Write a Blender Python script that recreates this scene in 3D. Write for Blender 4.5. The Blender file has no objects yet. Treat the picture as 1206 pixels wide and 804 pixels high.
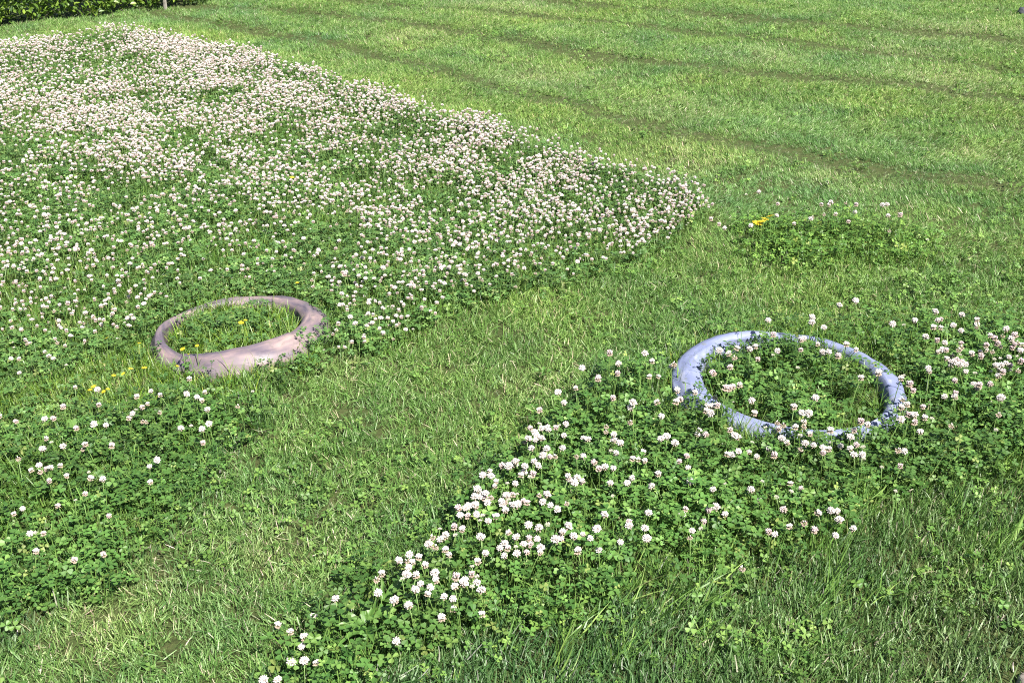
import bpy, bmesh, math, random
import numpy as np
from mathutils import Vector, Matrix, Euler

SC = bpy.context.scene
COL = SC.collection
rnd = random.Random(7)
rng = np.random.default_rng(11)

# ------------------------------------------------------------------ camera
CAM_H, FPX, HORIZON, IMW, IMH = 1.55, 1300.0, -225.0, 1206.0, 804.0
PITCH = math.atan((IMH / 2 - HORIZON) / FPX)
cd = bpy.data.cameras.new('camera')
cam = bpy.data.objects.new('camera', cd)
COL.objects.link(cam)
cam.location = (0, 0, CAM_H)
cam.rotation_euler = (math.pi / 2 - PITCH, 0, 0)
cd.sensor_width = 36.0
cd.lens = 36.0 * FPX / IMW
cd.clip_end = 8000
cd.clip_start = 0.05
SC.camera = cam

# ------------------------------------------------------------------ sky, sun, exposure
SUN_EL, SUN_AZ = math.radians(50), math.radians(145)   # azimuth clockwise from +Y (behind, to the right)
w = bpy.data.worlds.new('World')
SC.world = w
w.use_nodes = True
nt = w.node_tree
bg = nt.nodes['Background']
sky = nt.nodes.new('ShaderNodeTexSky')
sky.sky_type = 'NISHITA'
sky.sun_disc = False
sky.sun_elevation = SUN_EL
sky.sun_rotation = SUN_AZ
nt.links.new(sky.outputs[0], bg.inputs[0])
bg.inputs[1].default_value = 0.055
sl = bpy.data.lights.new('sun', 'SUN')
sl.energy = 5.0
sl.angle = math.radians(0.5)
sl.color = (1.0, 0.95, 0.87)
sun = bpy.data.objects.new('sun', sl)
COL.objects.link(sun)
sdir = Vector((math.sin(SUN_AZ) * math.cos(SUN_EL), math.cos(SUN_AZ) * math.cos(SUN_EL), math.sin(SUN_EL)))
sun.rotation_euler = sdir.to_track_quat('Z', 'Y').to_euler()
sun.location = (3, -4, 6)
SC.view_settings.view_transform = 'Standard'
SC.view_settings.look = 'None'
SC.view_settings.gamma = 1.0
SC.view_settings.exposure = 1.62
SC.view_settings.use_curve_mapping = False
SC.render.engine = 'CYCLES'
SC.cycles.use_denoising = False
SC.cycles.max_bounces = 6
SC.cycles.diffuse_bounces = 2
SC.cycles.transmission_bounces = 3
SC.cycles.glossy_bounces = 2
SC.cycles.filter_width = 1.1
SC.cycles.sample_clamp_indirect = 4.0

# ------------------------------------------------------------------ helpers
CP, SP = math.cos(PITCH), math.sin(PITCH)
def P(u, v, z=0.0):
    """ground place (x, y) of a spot in the photograph lying z metres above the flat lawn"""
    a = (u - IMW / 2) / FPX
    b = (IMH / 2 - v) / FPX
    dx, dy, dz = a, CP + b * SP, -SP + b * CP
    t = (z - CAM_H) / dz
    return (dx * t, dy * t)

def smooth(a, b, x):
    t = np.clip((x - a) / (b - a), 0, 1)
    return t * t * (3 - 2 * t)

def gz(x, y):
    """gentle unevenness of the lawn"""
    x = np.asarray(x, float); y = np.asarray(y, float)
    f = 1 - smooth(10, 18, np.hypot(x, y - 4))
    h = (0.010 * np.sin(1.7 * x + 2.3 * y + 0.4) + 0.008 * np.sin(3.9 * x - 3.1 * y + 1.0)
         + 0.005 * np.sin(7.3 * x + 5.7 * y + 2.0) + 0.004 * np.sin(11 * x - 9.4 * y))
    return f * h

_perm = rng.random((256, 256))
def vnoise(x, y):
    xi = np.floor(x).astype(int); yi = np.floor(y).astype(int)
    fx = x - xi; fy = y - yi
    fx = fx * fx * (3 - 2 * fx); fy = fy * fy * (3 - 2 * fy)
    g = lambda i, j: _perm[i & 255, j & 255]
    return ((g(xi, yi) * (1 - fx) + g(xi + 1, yi) * fx) * (1 - fy)
            + (g(xi, yi + 1) * (1 - fx) + g(xi + 1, yi + 1) * fx) * fy)
def fbm(x, y, s, o=3, off=0.0):
    v = 0; a = 1; t = 0
    for k in range(o):
        v = v + a * vnoise(x * s + 17.3 * k + off, y * s - 9.1 * k + off * 2); t += a; a *= .55; s *= 2.1
    return v / t

def inpoly(x, y, poly):
    r = np.zeros(np.shape(x), bool)
    n = len(poly)
    for i in range(n):
        x0, y0 = poly[i]; x1, y1 = poly[(i + 1) % n]
        c = ((y0 > y) != (y1 > y))
        with np.errstate(divide='ignore', invalid='ignore'):
            r ^= c & (x < (x1 - x0) * (y - y0) / (y1 - y0 + 1e-12) + x0)
    return r

def tag(o, label=None, cat=None, group=None, kind=None):
    if label: o['label'] = label
    if cat: o['category'] = cat
    if group: o['group'] = group
    if kind: o['kind'] = kind
    return o

def mesh_obj(name, verts, faces, mats, parent=None, fmat=None, attrs=None, smooth_shade=False, link=True):
    me = bpy.data.meshes.new(name)
    me.from_pydata([tuple(v) for v in verts], [], faces)
    for m in (mats if isinstance(mats, (list, tuple)) else [mats]): me.materials.append(m)
    if fmat is not None: me.polygons.foreach_set('material_index', fmat)
    for k, arr in (attrs or {}).items():
        arr = np.asarray(arr, np.float32)
        if arr.ndim == 1:
            a = me.attributes.new(k, 'FLOAT', 'POINT'); a.data.foreach_set('value', arr)
        else:
            a = me.attributes.new(k, 'FLOAT_COLOR', 'POINT')
            a.data.foreach_set('color', np.c_[arr, np.ones(len(arr))].astype(np.float32).ravel())
    if smooth_shade: me.polygons.foreach_set('use_smooth', [True] * len(me.polygons))
    me.update()
    o = bpy.data.objects.new(name, me)
    if link: COL.objects.link(o)
    if parent: o.parent = parent
    return o

def empty(name, loc, rz=0.0):
    o = bpy.data.objects.new(name, None)
    o.empty_display_size = 0.05
    COL.objects.link(o)
    o.location = loc; o.rotation_euler = (0, 0, rz)
    return o

# ------------------------------------------------------------------ materials
def new_mat(name):
    m = bpy.data.materials.new(name); m.use_nodes = True
    nt = m.node_tree
    return m, nt, nt.nodes, nt.links, nt.nodes['Principled BSDF'], nt.nodes['Material Output']

def ramp(nodes, stops):
    r = nodes.new('ShaderNodeValToRGB')
    el = r.color_ramp.elements
    while len(el) < len(stops): el.new(0.5)
    for e, (p, c) in zip(el, stops):
        e.position = p; e.color = (*c, 1)
    return r

def leaf_mat(name, stops, transl=0.3, rough=0.45, spec=0.4, tr_tint=(1.15, 1.25, 0.6), tip=None):
    """blade/leaf: colour from a per-blade value, tinted per tuft; thin, lets light through"""
    m, nt, N, L, bs, out = new_mat(name)
    at = N.new('ShaderNodeAttribute'); at.attribute_name = 'shade'
    ti = N.new('ShaderNodeAttribute'); ti.attribute_name = 'tint'; ti.attribute_type = 'INSTANCER'
    r = ramp(N, stops)
    L.new(at.outputs['Fac'], r.inputs[0])
    mul = N.new('ShaderNodeMix'); mul.data_type = 'RGBA'; mul.blend_type = 'MULTIPLY'; mul.inputs[0].default_value = 1
    L.new(r.outputs[0], mul.inputs[6]); L.new(ti.outputs['Color'], mul.inputs[7])
    col = mul.outputs[2]
    L.new(col, bs.inputs['Base Color'])
    bs.inputs['Roughness'].default_value = rough
    bs.inputs['Specular IOR Level'].default_value = spec
    tr = N.new('ShaderNodeBsdfTranslucent')
    m2 = N.new('ShaderNodeMix'); m2.data_type = 'RGBA'; m2.blend_type = 'MULTIPLY'; m2.inputs[0].default_value = 1
    L.new(col, m2.inputs[6]); m2.inputs[7].default_value = (*tr_tint, 1)
    L.new(m2.outputs[2], tr.inputs[0])
    mx = N.new('ShaderNodeMixShader'); mx.inputs[0].default_value = transl
    L.new(bs.outputs[0], mx.inputs[1]); L.new(tr.outputs[0], mx.inputs[2])
    L.new(mx.outputs[0], out.inputs[0])
    return m

G1, G2, G3, G4 = (0.038, 0.092, 0.017), (0.086, 0.165, 0.030), (0.175, 0.245, 0.075), (0.27, 0.26, 0.13)
M_LAWN = leaf_mat('mown_grass', [(0, G1), (0.45, G2), (0.82, G3), (0.93, G4), (1.0, (0.38, 0.33, 0.2))], 0.24, 0.45, 0.35)
M_TALL = leaf_mat('long_grass', [(0, (0.04, 0.10, 0.016)), (0.5, (0.085, 0.175, 0.025)), (0.9, (0.15, 0.24, 0.045)), (1, (0.27, 0.27, 0.11))], 0.28, 0.4, 0.4)
M_CLOVER = leaf_mat('clover_leaf', [(0, (0.032, 0.085, 0.018)), (0.5, (0.064, 0.140, 0.029)), (0.85, (0.12, 0.205, 0.047)), (1, (0.17, 0.22, 0.06))], 0.22, 0.5, 0.3, (1.1, 1.2, 0.7))
M_STRAW = leaf_mat('dry_straw', [(0, (0.20, 0.18, 0.09)), (0.6, (0.32, 0.30, 0.18)), (1, (0.45, 0.43, 0.32))], 0.15, 0.6, 0.3, (1, 1, 0.9))
M_HEDGE = leaf_mat('hedge_leaf', [(0, (0.025, 0.06, 0.010)), (0.5, (0.075, 0.14, 0.018)), (1, (0.19, 0.27, 0.04))], 0.25, 0.4, 0.45)
M_PLANT = leaf_mat('plantain_leaf', [(0, (0.05, 0.12, 0.025)), (1, (0.095, 0.185, 0.035))], 0.25, 0.45, 0.4)
# hedge and plantain leaves are not tufted copies: no tint to read there
for m in (M_HEDGE, M_PLANT):
    for n in m.node_tree.nodes:
        if n.type == 'ATTRIBUTE' and n.attribute_name == 'tint':
            for l in list(n.outputs['Color'].links):
                s = l.to_socket; m.node_tree.links.remove(l); s.default_value = (1, 1, 1, 1)

def vcol_mat(name, rough, spec, transl, tint=True):
    m, nt, N, L, bs, out = new_mat(name)
    at = N.new('ShaderNodeAttribute'); at.attribute_name = 'col'
    L.new(at.outputs['Color'], bs.inputs['Base Color'])
    bs.inputs['Roughness'].default_value = rough
    bs.inputs['Specular IOR Level'].default_value = spec
    tr = N.new('ShaderNodeBsdfTranslucent'); L.new(at.outputs['Color'], tr.inputs[0])
    mx = N.new('ShaderNodeMixShader'); mx.inputs[0].default_value = transl
    L.new(bs.outputs[0], mx.inputs[1]); L.new(tr.outputs[0], mx.inputs[2]); L.new(mx.outputs[0], out.inputs[0])
    return m
M_PETAL = vcol_mat('clover_petals', 0.7, 0.2, 0.2)
M_YELLOW = vcol_mat('yellow_petals', 0.6, 0.2, 0.2)
M_STEM = new_mat('green_stem')[0]
b = M_STEM.node_tree.nodes['Principled BSDF']; b.inputs['Base Color'].default_value = (0.10, 0.17, 0.04, 1); b.inputs['Roughness'].default_value = 0.55

def ground_mat():
    m, nt, N, L, bs, out = new_mat('soil_and_thatch')
    tc = N.new('ShaderNodeTexCoord')
    def noise(s, d=6, r=0.65):
        n = N.new('ShaderNodeTexNoise'); n.inputs['Scale'].default_value = s; n.inputs['Detail'].default_value = d
        n.inputs['Roughness'].default_value = r; L.new(tc.outputs['Object'], n.inputs['Vector']); return n
    n1 = noise(38); r1 = ramp(N, [(0.3, (0.022, 0.018, 0.010)), (0.55, (0.045, 0.038, 0.018)), (0.75, (0.10, 0.085, 0.045))])
    L.new(n1.outputs[0], r1.inputs[0])
    n2 = noise(110, 4); r2 = ramp(N, [(0.42, (0.03, 0.05, 0.012)), (0.62, (0.06, 0.10, 0.025))])
    L.new(n2.outputs[0], r2.inputs[0])
    mx = N.new('ShaderNodeMix'); mx.data_type = 'RGBA'; mx.inputs[0].default_value = 0.5
    L.new(r1.outputs[0], mx.inputs[6]); L.new(r2.outputs[0], mx.inputs[7])
    # turf colour beyond the ground covered blade by blade
    n3 = noise(3.0); r3 = ramp(N, [(0.3, (0.05, 0.085, 0.02)), (0.7, (0.09, 0.13, 0.035))]); L.new(n3.outputs[0], r3.inputs[0])
    ln = N.new('ShaderNodeVectorMath'); ln.operation = 'DISTANCE'; L.new(tc.outputs['Object'], ln.inputs[0]); ln.inputs[1].default_value = (0, 5, 0)
    mr = N.new('ShaderNodeMapRange'); mr.inputs[1].default_value = 8.5; mr.inputs[2].default_value = 10.5; L.new(ln.outputs['Value'], mr.inputs[0])
    m2 = N.new('ShaderNodeMix'); m2.data_type = 'RGBA'; L.new(mr.outputs[0], m2.inputs[0]); L.new(mx.outputs[2], m2.inputs[6]); L.new(r3.outputs[0], m2.inputs[7])
    L.new(m2.outputs[2], bs.inputs['Base Color'])
    bs.inputs['Roughness'].default_value = 0.95; bs.inputs['Specular IOR Level'].default_value = 0.15
    bp = N.new('ShaderNodeBump'); bp.inputs['Strength'].default_value = 0.8; bp.inputs['Distance'].default_value = 0.01
    L.new(n1.outputs[0], bp.inputs['Height']); L.new(bp.outputs[0], bs.inputs['Normal'])
    return m
M_GROUND = ground_mat()

def ring_mat(name, stops, rough, scale=(6, 6, 6), speck=(0.1, 0.09, 0.08), wear=(0.6, 0.55, 0.5)):
    m, nt, N, L, bs, out = new_mat(name)
    tc = N.new('ShaderNodeTexCoord')
    n = N.new('ShaderNodeTexNoise'); n.inputs['Scale'].default_value = 7; n.inputs['Detail'].default_value = 8; n.inputs['Roughness'].default_value = 0.62
    L.new(tc.outputs['Object'], n.inputs['Vector'])
    # streaks that run along the ring
    at = N.new('ShaderNodeAttribute'); at.attribute_name = 'around'
    st = N.new('ShaderNodeCombineXYZ'); ap = N.new('ShaderNodeAttribute'); ap.attribute_name = 'across'
    L.new(at.outputs['Fac'], st.inputs[0]); L.new(ap.outputs['Fac'], st.inputs[1])
    n2 = N.new('ShaderNodeTexNoise'); n2.inputs['Scale'].default_value = 1.0; n2.inputs['Detail'].default_value = 5
    mp = N.new('ShaderNodeMapping'); mp.inputs['Scale'].default_value = (9, 26, 1); L.new(st.outputs[0], mp.inputs[0]); L.new(mp.outputs[0], n2.inputs['Vector'])
    ad = N.new('ShaderNodeMath'); ad.operation = 'MULTIPLY_ADD'; ad.inputs[1].default_value = 0.55; L.new(n2.outputs[0], ad.inputs[0])
    ml = N.new('ShaderNodeMath'); ml.operation = 'MULTIPLY'; ml.inputs[1].default_value = 0.45; L.new(n.outputs[0], ml.inputs[0]); L.new(ml.outputs[0], ad.inputs[2])
    r = ramp(N, stops); L.new(ad.outputs[0], r.inputs[0])
    # soil specks and splashes
    n3 = N.new('ShaderNodeTexNoise'); n3.inputs['Scale'].default_value = 45; n3.inputs['Detail'].default_value = 6; L.new(tc.outputs['Object'], n3.inputs['Vector'])
    r3 = ramp(N, [(0.56, (0, 0, 0)), (0.70, (0.75, 0.75, 0.75))]); L.new(n3.outputs[0], r3.inputs[0])
    mx = N.new('ShaderNodeMix'); mx.data_type = 'RGBA'; L.new(r3.outputs[0], mx.inputs[0]); L.new(r.outputs[0], mx.inputs[6]); mx.inputs[7].default_value = (*speck, 1)
    L.new(mx.outputs[2], bs.inputs['Base Color'])
    rr = ramp(N, [(0.3, (rough - .1,) * 3), (0.7, (rough + .18,) * 3)]); L.new(n.outputs[0], rr.inputs[0]); L.new(rr.outputs[0], bs.inputs['Roughness'])
    bs.inputs['Specular IOR Level'].default_value = 0.5
    bp = N.new('ShaderNodeBump'); bp.inputs['Strength'].default_value = 0.25; bp.inputs['Distance'].default_value = 0.004
    L.new(n2.outputs[0], bp.inputs['Height']); L.new(bp.outputs[0], bs.inputs['Normal'])
    return m
M_MAUVE = ring_mat('worn_mauve_plastic', [(0.38, (0.050, 0.041, 0.048)), (0.46, (0.092, 0.074, 0.094)), (0.54, (0.145, 0.108, 0.116)), (0.64, (0.235, 0.172, 0.160))], 0.52)
M_BLUE = ring_mat('worn_blue_plastic', [(0.33, (0.075, 0.088, 0.15)), (0.46, (0.125, 0.145, 0.245)), (0.56, (0.150, 0.172, 0.28)), (0.70, (0.30, 0.31, 0.37))], 0.60, speck=(0.12, 0.13, 0.12))

def plain_mat(name, c1, c2, scale, rough=0.85):
    m, nt, N, L, bs, out = new_mat(name)
    tc = N.new('ShaderNodeTexCoord'); n = N.new('ShaderNodeTexNoise'); n.inputs['Scale'].default_value = scale; n.inputs['Detail'].default_value = 7
    L.new(tc.outputs['Object'], n.inputs['Vector'])
    r = ramp(N, [(0.3, c1), (0.7, c2)]); L.new(n.outputs[0], r.inputs[0]); L.new(r.outputs[0], bs.inputs['Base Color'])
    bs.inputs['Roughness'].default_value = rough
    bp = N.new('ShaderNodeBump'); bp.inputs['Strength'].default_value = 0.6; bp.inputs['Distance'].default_value = 0.01
    L.new(n.outputs[0], bp.inputs['Height']); L.new(bp.outputs[0], bs.inputs['Normal'])
    return m
M_BARK = plain_mat('hedge_bark', (0.05, 0.04, 0.03), (0.13, 0.11, 0.085), 30)
M_STAKE = plain_mat('grey_weathered_wood', (0.13, 0.12, 0.105), (0.24, 0.22, 0.19), 25)
M_STONE = plain_mat('dark_slate_stone', (0.02, 0.022, 0.028), (0.055, 0.058, 0.07), 20, 0.7)
M_PALE = plain_mat('pale_limestone', (0.14, 0.12, 0.10), (0.26, 0.23, 0.19), 22, 0.85)

# ------------------------------------------------------------------ zones of the lawn (measured on the ground)
def poly(pts, z): return [P(u, v, z) for u, v in pts]
Z_MEADOW = poly([(-420, 84), (-200, 60), (0, 49), (90, 38), (145, 28), (200, 36), (300, 58), (400, 88), (520, 124), (640, 155), (730, 185), (815, 208), (838, 228), (800, 252), (745, 285),
                 (690, 302), (600, 325), (520, 352), (455, 385), (400, 408), (375, 400), (330, 340), (200, 345), (165, 395), (120, 385), (40, 425), (-60, 440), (-500, 520)], 0.10)
Z_LEFTRING = poly([(30, 430), (110, 380), (170, 380), (210, 335), (330, 330), (400, 375), (400, 420), (310, 450), (180, 470), (90, 495), (-30, 505), (-300, 520), (-200, 450)], 0.04)
Z_LEFTPATCH = poly([(-300, 540), (-60, 505), (90, 492), (180, 462), (300, 440), (330, 455), (270, 492), (245, 545), (222, 598), (165, 640), (105, 690), (40, 720), (-100, 735), (-300, 760)], 0.04)
Z_BLUE = poly([(335, 772), (390, 715), (440, 672), (520, 606), (560, 570), (620, 515), (665, 478), (715, 436), (790, 425), (840, 395), (960, 372), (1070, 372), (1206, 375), (1400, 378), (1400, 545), (1206, 530),
               (1080, 560), (1000, 590), (960, 625), (840, 650), (760, 672), (660, 700), (560, 715), (470, 770), (380, 800)], 0.05)
Z_STRIP = poly([(885, 262), (930, 252), (1000, 254), (1070, 270), (1105, 290), (1040, 297), (960, 296), (900, 290)], 0.05)
Z_PATH = poly([(-200, 830), (0, 760), (130, 690), (230, 600), (262, 520), (330, 455), (400, 412), (520, 355), (700, 305), (880, 292), (1206, 305), (1500, 310), (1500, 372), (1206, 372), (960, 372), (830, 400),
               (715, 436), (620, 515), (440, 672), (335, 772), (250, 900)], 0.02)
Z_SOIL = poly([(1150, 815), (1206, 770), (1330, 740), (1330, 900), (1150, 900)], 0.0)
BLUE_C = P(931, 450, 0.045); BLUE_R = 0.295
MAUVE_C = P(279, 384, 0.04); MAUVE_R = 0.246
HEDGE_A = np.array(P(0, 36)); HEDGE_B = np.array(P(215, 6))
hd = (HEDGE_B - HEDGE_A) / np.linalg.norm(HEDGE_B - HEDGE_A)
hn = np.array([-hd[1], hd[0]])                   # points away, to the far side

def jit(x, y, a, s=5.0, off=0.0):
    return x + a * (fbm(x, y, s, 2, off) - .5) * 2, y + a * (fbm(x, y, s, 2, off + 50) - .5) * 2
def in_zone(x, y, z, a=0.09, sd=0.0):
    jx, jy = jit(x, y, a, 6.0)
    if sd: jx = jx + rng.normal(0, sd, len(x)); jy = jy + rng.normal(0, sd, len(x))
    return inpoly(jx, jy, z)
def ring_d(x, y, c): return np.hypot(x - c[0], y - c[1])
def on_rings(x, y):
    """true where a ring's plastic covers the soil"""
    return (np.abs(ring_d(x, y, BLUE_C) - BLUE_R) < 0.036) | (np.abs(ring_d(x, y, MAUVE_C) - MAUVE_R) < 0.042)
def beyond_hedge(x, y):
    d = (x - HEDGE_A[0]) * hn[0] + (y - HEDGE_A[1]) * hn[1]
    s = (x - HEDGE_A[0]) * hd[0] + (y - HEDGE_A[1]) * hd[1]
    return d > 0.05

# mower tracks across the upper lawn: (ground polyline, half width)
def track(pts): return np.array([P(u, v) for u, v in pts])
TRACKS = [track([(300, -42), (627, 0), (780, 13), (935, 28), (1109, 42), (1400, 75)]),
          track([(170, 6), (300, 12), (400, 20), (520, 36), (600, 48), (690, 67), (850, 85), (1060, 104), (1300, 132)]),
          track([(180, 14), (290, 34), (400, 54), (534, 88), (667, 127), (800, 160), (960, 190), (1300, 240)]),
          track([(300, -4), (420, 5), (603, 17), (800, 36), (1000, 58), (1206, 86), (1450, 115)]),
          track([(900, -48), (1206, -5), (1500, 20)])]
def track_d(x, y):
    best = np.full(np.shape(x), 9.0); sg = np.zeros(np.shape(x))
    for T in TRACKS:
        d1 = np.full(np.shape(x), 9.0)
        for i in range(len(T) - 1):
            a, b_ = T[i], T[i + 1]; ab = b_ - a
            t = np.clip(((x - a[0]) * ab[0] + (y - a[1]) * ab[1]) / (ab @ ab), 0, 1)
            d1 = np.minimum(d1, np.hypot(x - a[0] - t * ab[0], y - a[1] - t * ab[1]))
        best = np.minimum(best, d1)
    return best
DRY = [(480, 45, .28), (900, 68, .3), (640, 90, .3), (400, 432, .10), (990, 212, .2), (330, 640, .15), (1150, 182, .14), (140, 720, .18), (1195, 770, .2), (800, 128, .25), (1130, 40, .5), (1060, 60, .3), (620, 455, .12), (90, 470, .14), (1120, 95, .4), (820, 190, .3), (590, 10, .5)]
def dryness(x, y):
    v = np.zeros(np.shape(x))
    for u, vv, r in DRY:
        c = P(u, vv); v = np.maximum(v, np.exp(-((x - c[0]) ** 2 + (y - c[1]) ** 2) / r ** 2))
    return v * (0.15 + 0.75 * fbm(x, y, 7, 2, 3.0))

# ------------------------------------------------------------------ ground sheet to the horizon
def axis(lo, hi, step):
    a = list(np.arange(lo, hi + 1e-6, step)); g = step
    o = hi
    while o < 4000: g *= 1.5; o += g; a.append(o)
    g = step; o = lo; pre = []
    while o > -4000: g *= 1.5; o -= g; pre.append(o)
    return np.array(pre[::-1] + a)
gx, gy = axis(-7, 7, 0.1), axis(0.6, 14, 0.1)
XX, YY = np.meshgrid(gx, gy)
V = np.c_[XX.ravel(), YY.ravel(), gz(XX, YY).ravel()]
nx, ny = len(gx), len(gy)
ii, jj = np.meshgrid(np.arange(nx - 1), np.arange(ny - 1))
q = (jj * nx + ii).ravel()
F = np.c_[q, q + 1, q + nx + 1, q + nx].tolist()
ground = mesh_obj('ground', V, F, M_GROUND, smooth_shade=True)
tag(ground, 'brown soil and thatch under the lawn', 'ground', kind='structure')

# ------------------------------------------------------------------ the two half-sunk rings
def ring_segment(name, parent, R, prof, a0, a1, n, mat, ca=None, lift=None, scale=None, drop=0.02):
    """sweep a rounded cross-section along an arc; prof: (radial, height) points; ends capped"""
    vs, fs, ar, ac = [], [], [], []
    m = len(prof)
    for i in range(n + 1):
        a = a0 + (a1 - a0) * i / n
        sc = scale(a) if scale else (1, 1); lz = lift(a) if lift else 0
        for k, (pr, pz) in enumerate(prof):
            wob = 0.0018 * math.sin(5 * a + k) + 0.0014 * math.sin(13 * a + 2 * k)
            rr = R + pr * sc[0] + wob
            vs.append((rr * math.cos(a), rr * math.sin(a), pz * sc[1] + lz + wob)); ar.append(a * R); ac.append(k / m * 0.35)
    full = abs(abs(a1 - a0) - 2 * math.pi) < 1e-6
    for i in range(n):
        for k in range(m):
            k2 = (k + 1) % m
            fs.append((i * m + k, i * m + k2, (i + 1) * m + k2, (i + 1) * m + k))
    if not full:
        fs.append(tuple(range(m))[::-1]); fs.append(tuple(n * m + k for k in range(m)))
    o = mesh_obj(name, vs, fs, mat, parent, attrs={'around': ar, 'across': ac}, smooth_shade=True)
    if full:
        bm = bmesh.new(); bm.from_mesh(o.data); bmesh.ops.remove_doubles(bm, verts=bm.verts, dist=1e-5)
        bmesh.ops.recalc_face_normals(bm, faces=bm.faces); bm.to_mesh(o.data); bm.free()
    else:
        bm = bmesh.new(); bm.from_mesh(o.data); bmesh.ops.recalc_face_normals(bm, faces=bm.faces); bm.to_mesh(o.data); bm.free()
        o.data.polygons[-1].use_smooth = False; o.data.polygons[-2].use_smooth = False
    return o

def oval(rx, rz_up, rz_dn, n=20, skew=0.0, sq=0.85):
    pts = []
    for k in range(n):
        t = 2 * math.pi * k / n
        c, s = math.cos(t), math.sin(t)
        c = math.copysign(abs(c) ** sq, c); s = math.copysign(abs(s) ** sq, s)
        pts.append((rx * c + skew * max(0, s) * -1, (rz_up if s > 0 else rz_dn) * s))
    return pts

gA = float(gz(*MAUVE_C))
mauve = empty('sunken_ring', (MAUVE_C[0], MAUVE_C[1], gA))
tag(mauve, 'cracked mauve grey plastic ring half sunk in long grass beside yellow flowers', 'ring', 'rings sunk in the lawn')
def shell(pts, n=3):
    out = []
    for i in range(len(pts)):
        p0, p1, p2, p3 = (pts[(i + k - 1) % len(pts)] for k in range(4))
        for j in range(n):
            t = j / n
            out.append(tuple(.5 * ((2 * b) + (c - a) * t + (2 * a - 5 * b + 4 * c - d) * t * t + (3 * b - a - 3 * c + d) * t ** 3) for a, b, c, d in zip(p0, p1, p2, p3)))
    return out
# a broad sloping outer face, a rolled top and a short inner lip
mp = shell([(.052, -.06), (.047, -.012), (.036, .018), (.012, .042), (-.012, .047), (-.030, .032), (-.034, .0), (-.034, -.06)])
# the side towards the path stands proud, the far and left sides have settled
def angd(a, b): return (a - b + math.pi) % (2 * math.pi) - math.pi
liftA = lambda a: 0.000 + 0.020 * math.cos(a - math.radians(-35)) - 0.016 * math.exp(-(angd(a, math.radians(-118)) / .42) ** 2) + .002 * math.exp(-(angd(a, math.radians(125)) / .4) ** 2) + .010 * math.exp(-(angd(a, math.radians(185)) / .4) ** 2)
scA = lambda a: (0.94 + 0.36 * math.cos(a - math.radians(-20)) - .04 * math.cos(2 * a), 1.0)
crack = math.radians(-33); seam = math.radians(-118)
s1 = ring_segment('ring_segment', mauve, MAUVE_R, mp, crack - 0.03, crack + 2 * math.pi - (crack - seam) - 0.006, 90, M_MAUVE, lift=liftA, scale=scA)
s2 = ring_segment('ring_segment', mauve, MAUVE_R + 0.006, mp, seam + 0.006, crack - 0.016, 40, M_MAUVE, lift=lambda a: liftA(a) + 0.006, scale=lambda a: (scA(a)[0] * 1.06, 1.06))

M_JOINT_DARK = plain_mat('joint_shade_and_soil', (0.012, 0.010, 0.008), (0.035, 0.028, 0.02), 60, 0.95)  # near-black colour holding the gap's shade as well as soil
ring_segment('shade_and_soil_joint', mauve, MAUVE_R + .002, [(p * 1.03, q * 1.03) for p, q in mp], crack - .05, crack + .006, 4, M_JOINT_DARK, lift=lambda a: liftA(a) + .0015, scale=scA)  # dark wedge added so the crack shows as a shaded line
ring_segment('shade_and_soil_joint', mauve, MAUVE_R + .001, [(p * .9, q * .9 - .002) for p, q in mp], seam - .05, seam + .05, 4, M_JOINT_DARK, lift=liftA, scale=scA)

gB = float(gz(*BLUE_C))
bp_ = shell([(.040, -.06), (.039, -.010), (.034, .014), (.014, .034), (-.012, .037), (-.028, .024), (-.033, -.002), (-.033, -.06)])
blue = ring_segment('sunken_ring', None, BLUE_R, bp_, 0, 2 * math.pi, 130, M_BLUE,
                    lift=lambda a: 0.008 + 0.008 * math.cos(a - math.radians(170)) + 0.007 * math.sin(a) + .003 * math.sin(3 * a + 1),
                    scale=lambda a: (0.82 + 0.18 * math.cos(a - math.radians(195)) + 0.32 * math.cos(2 * a) + .05 * math.sin(3 * a), 1.0))
blue.location = (BLUE_C[0], BLUE_C[1], gB)
tag(blue, 'pale blue plastic ring half sunk in the clover', 'ring', 'rings sunk in the lawn')

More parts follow.
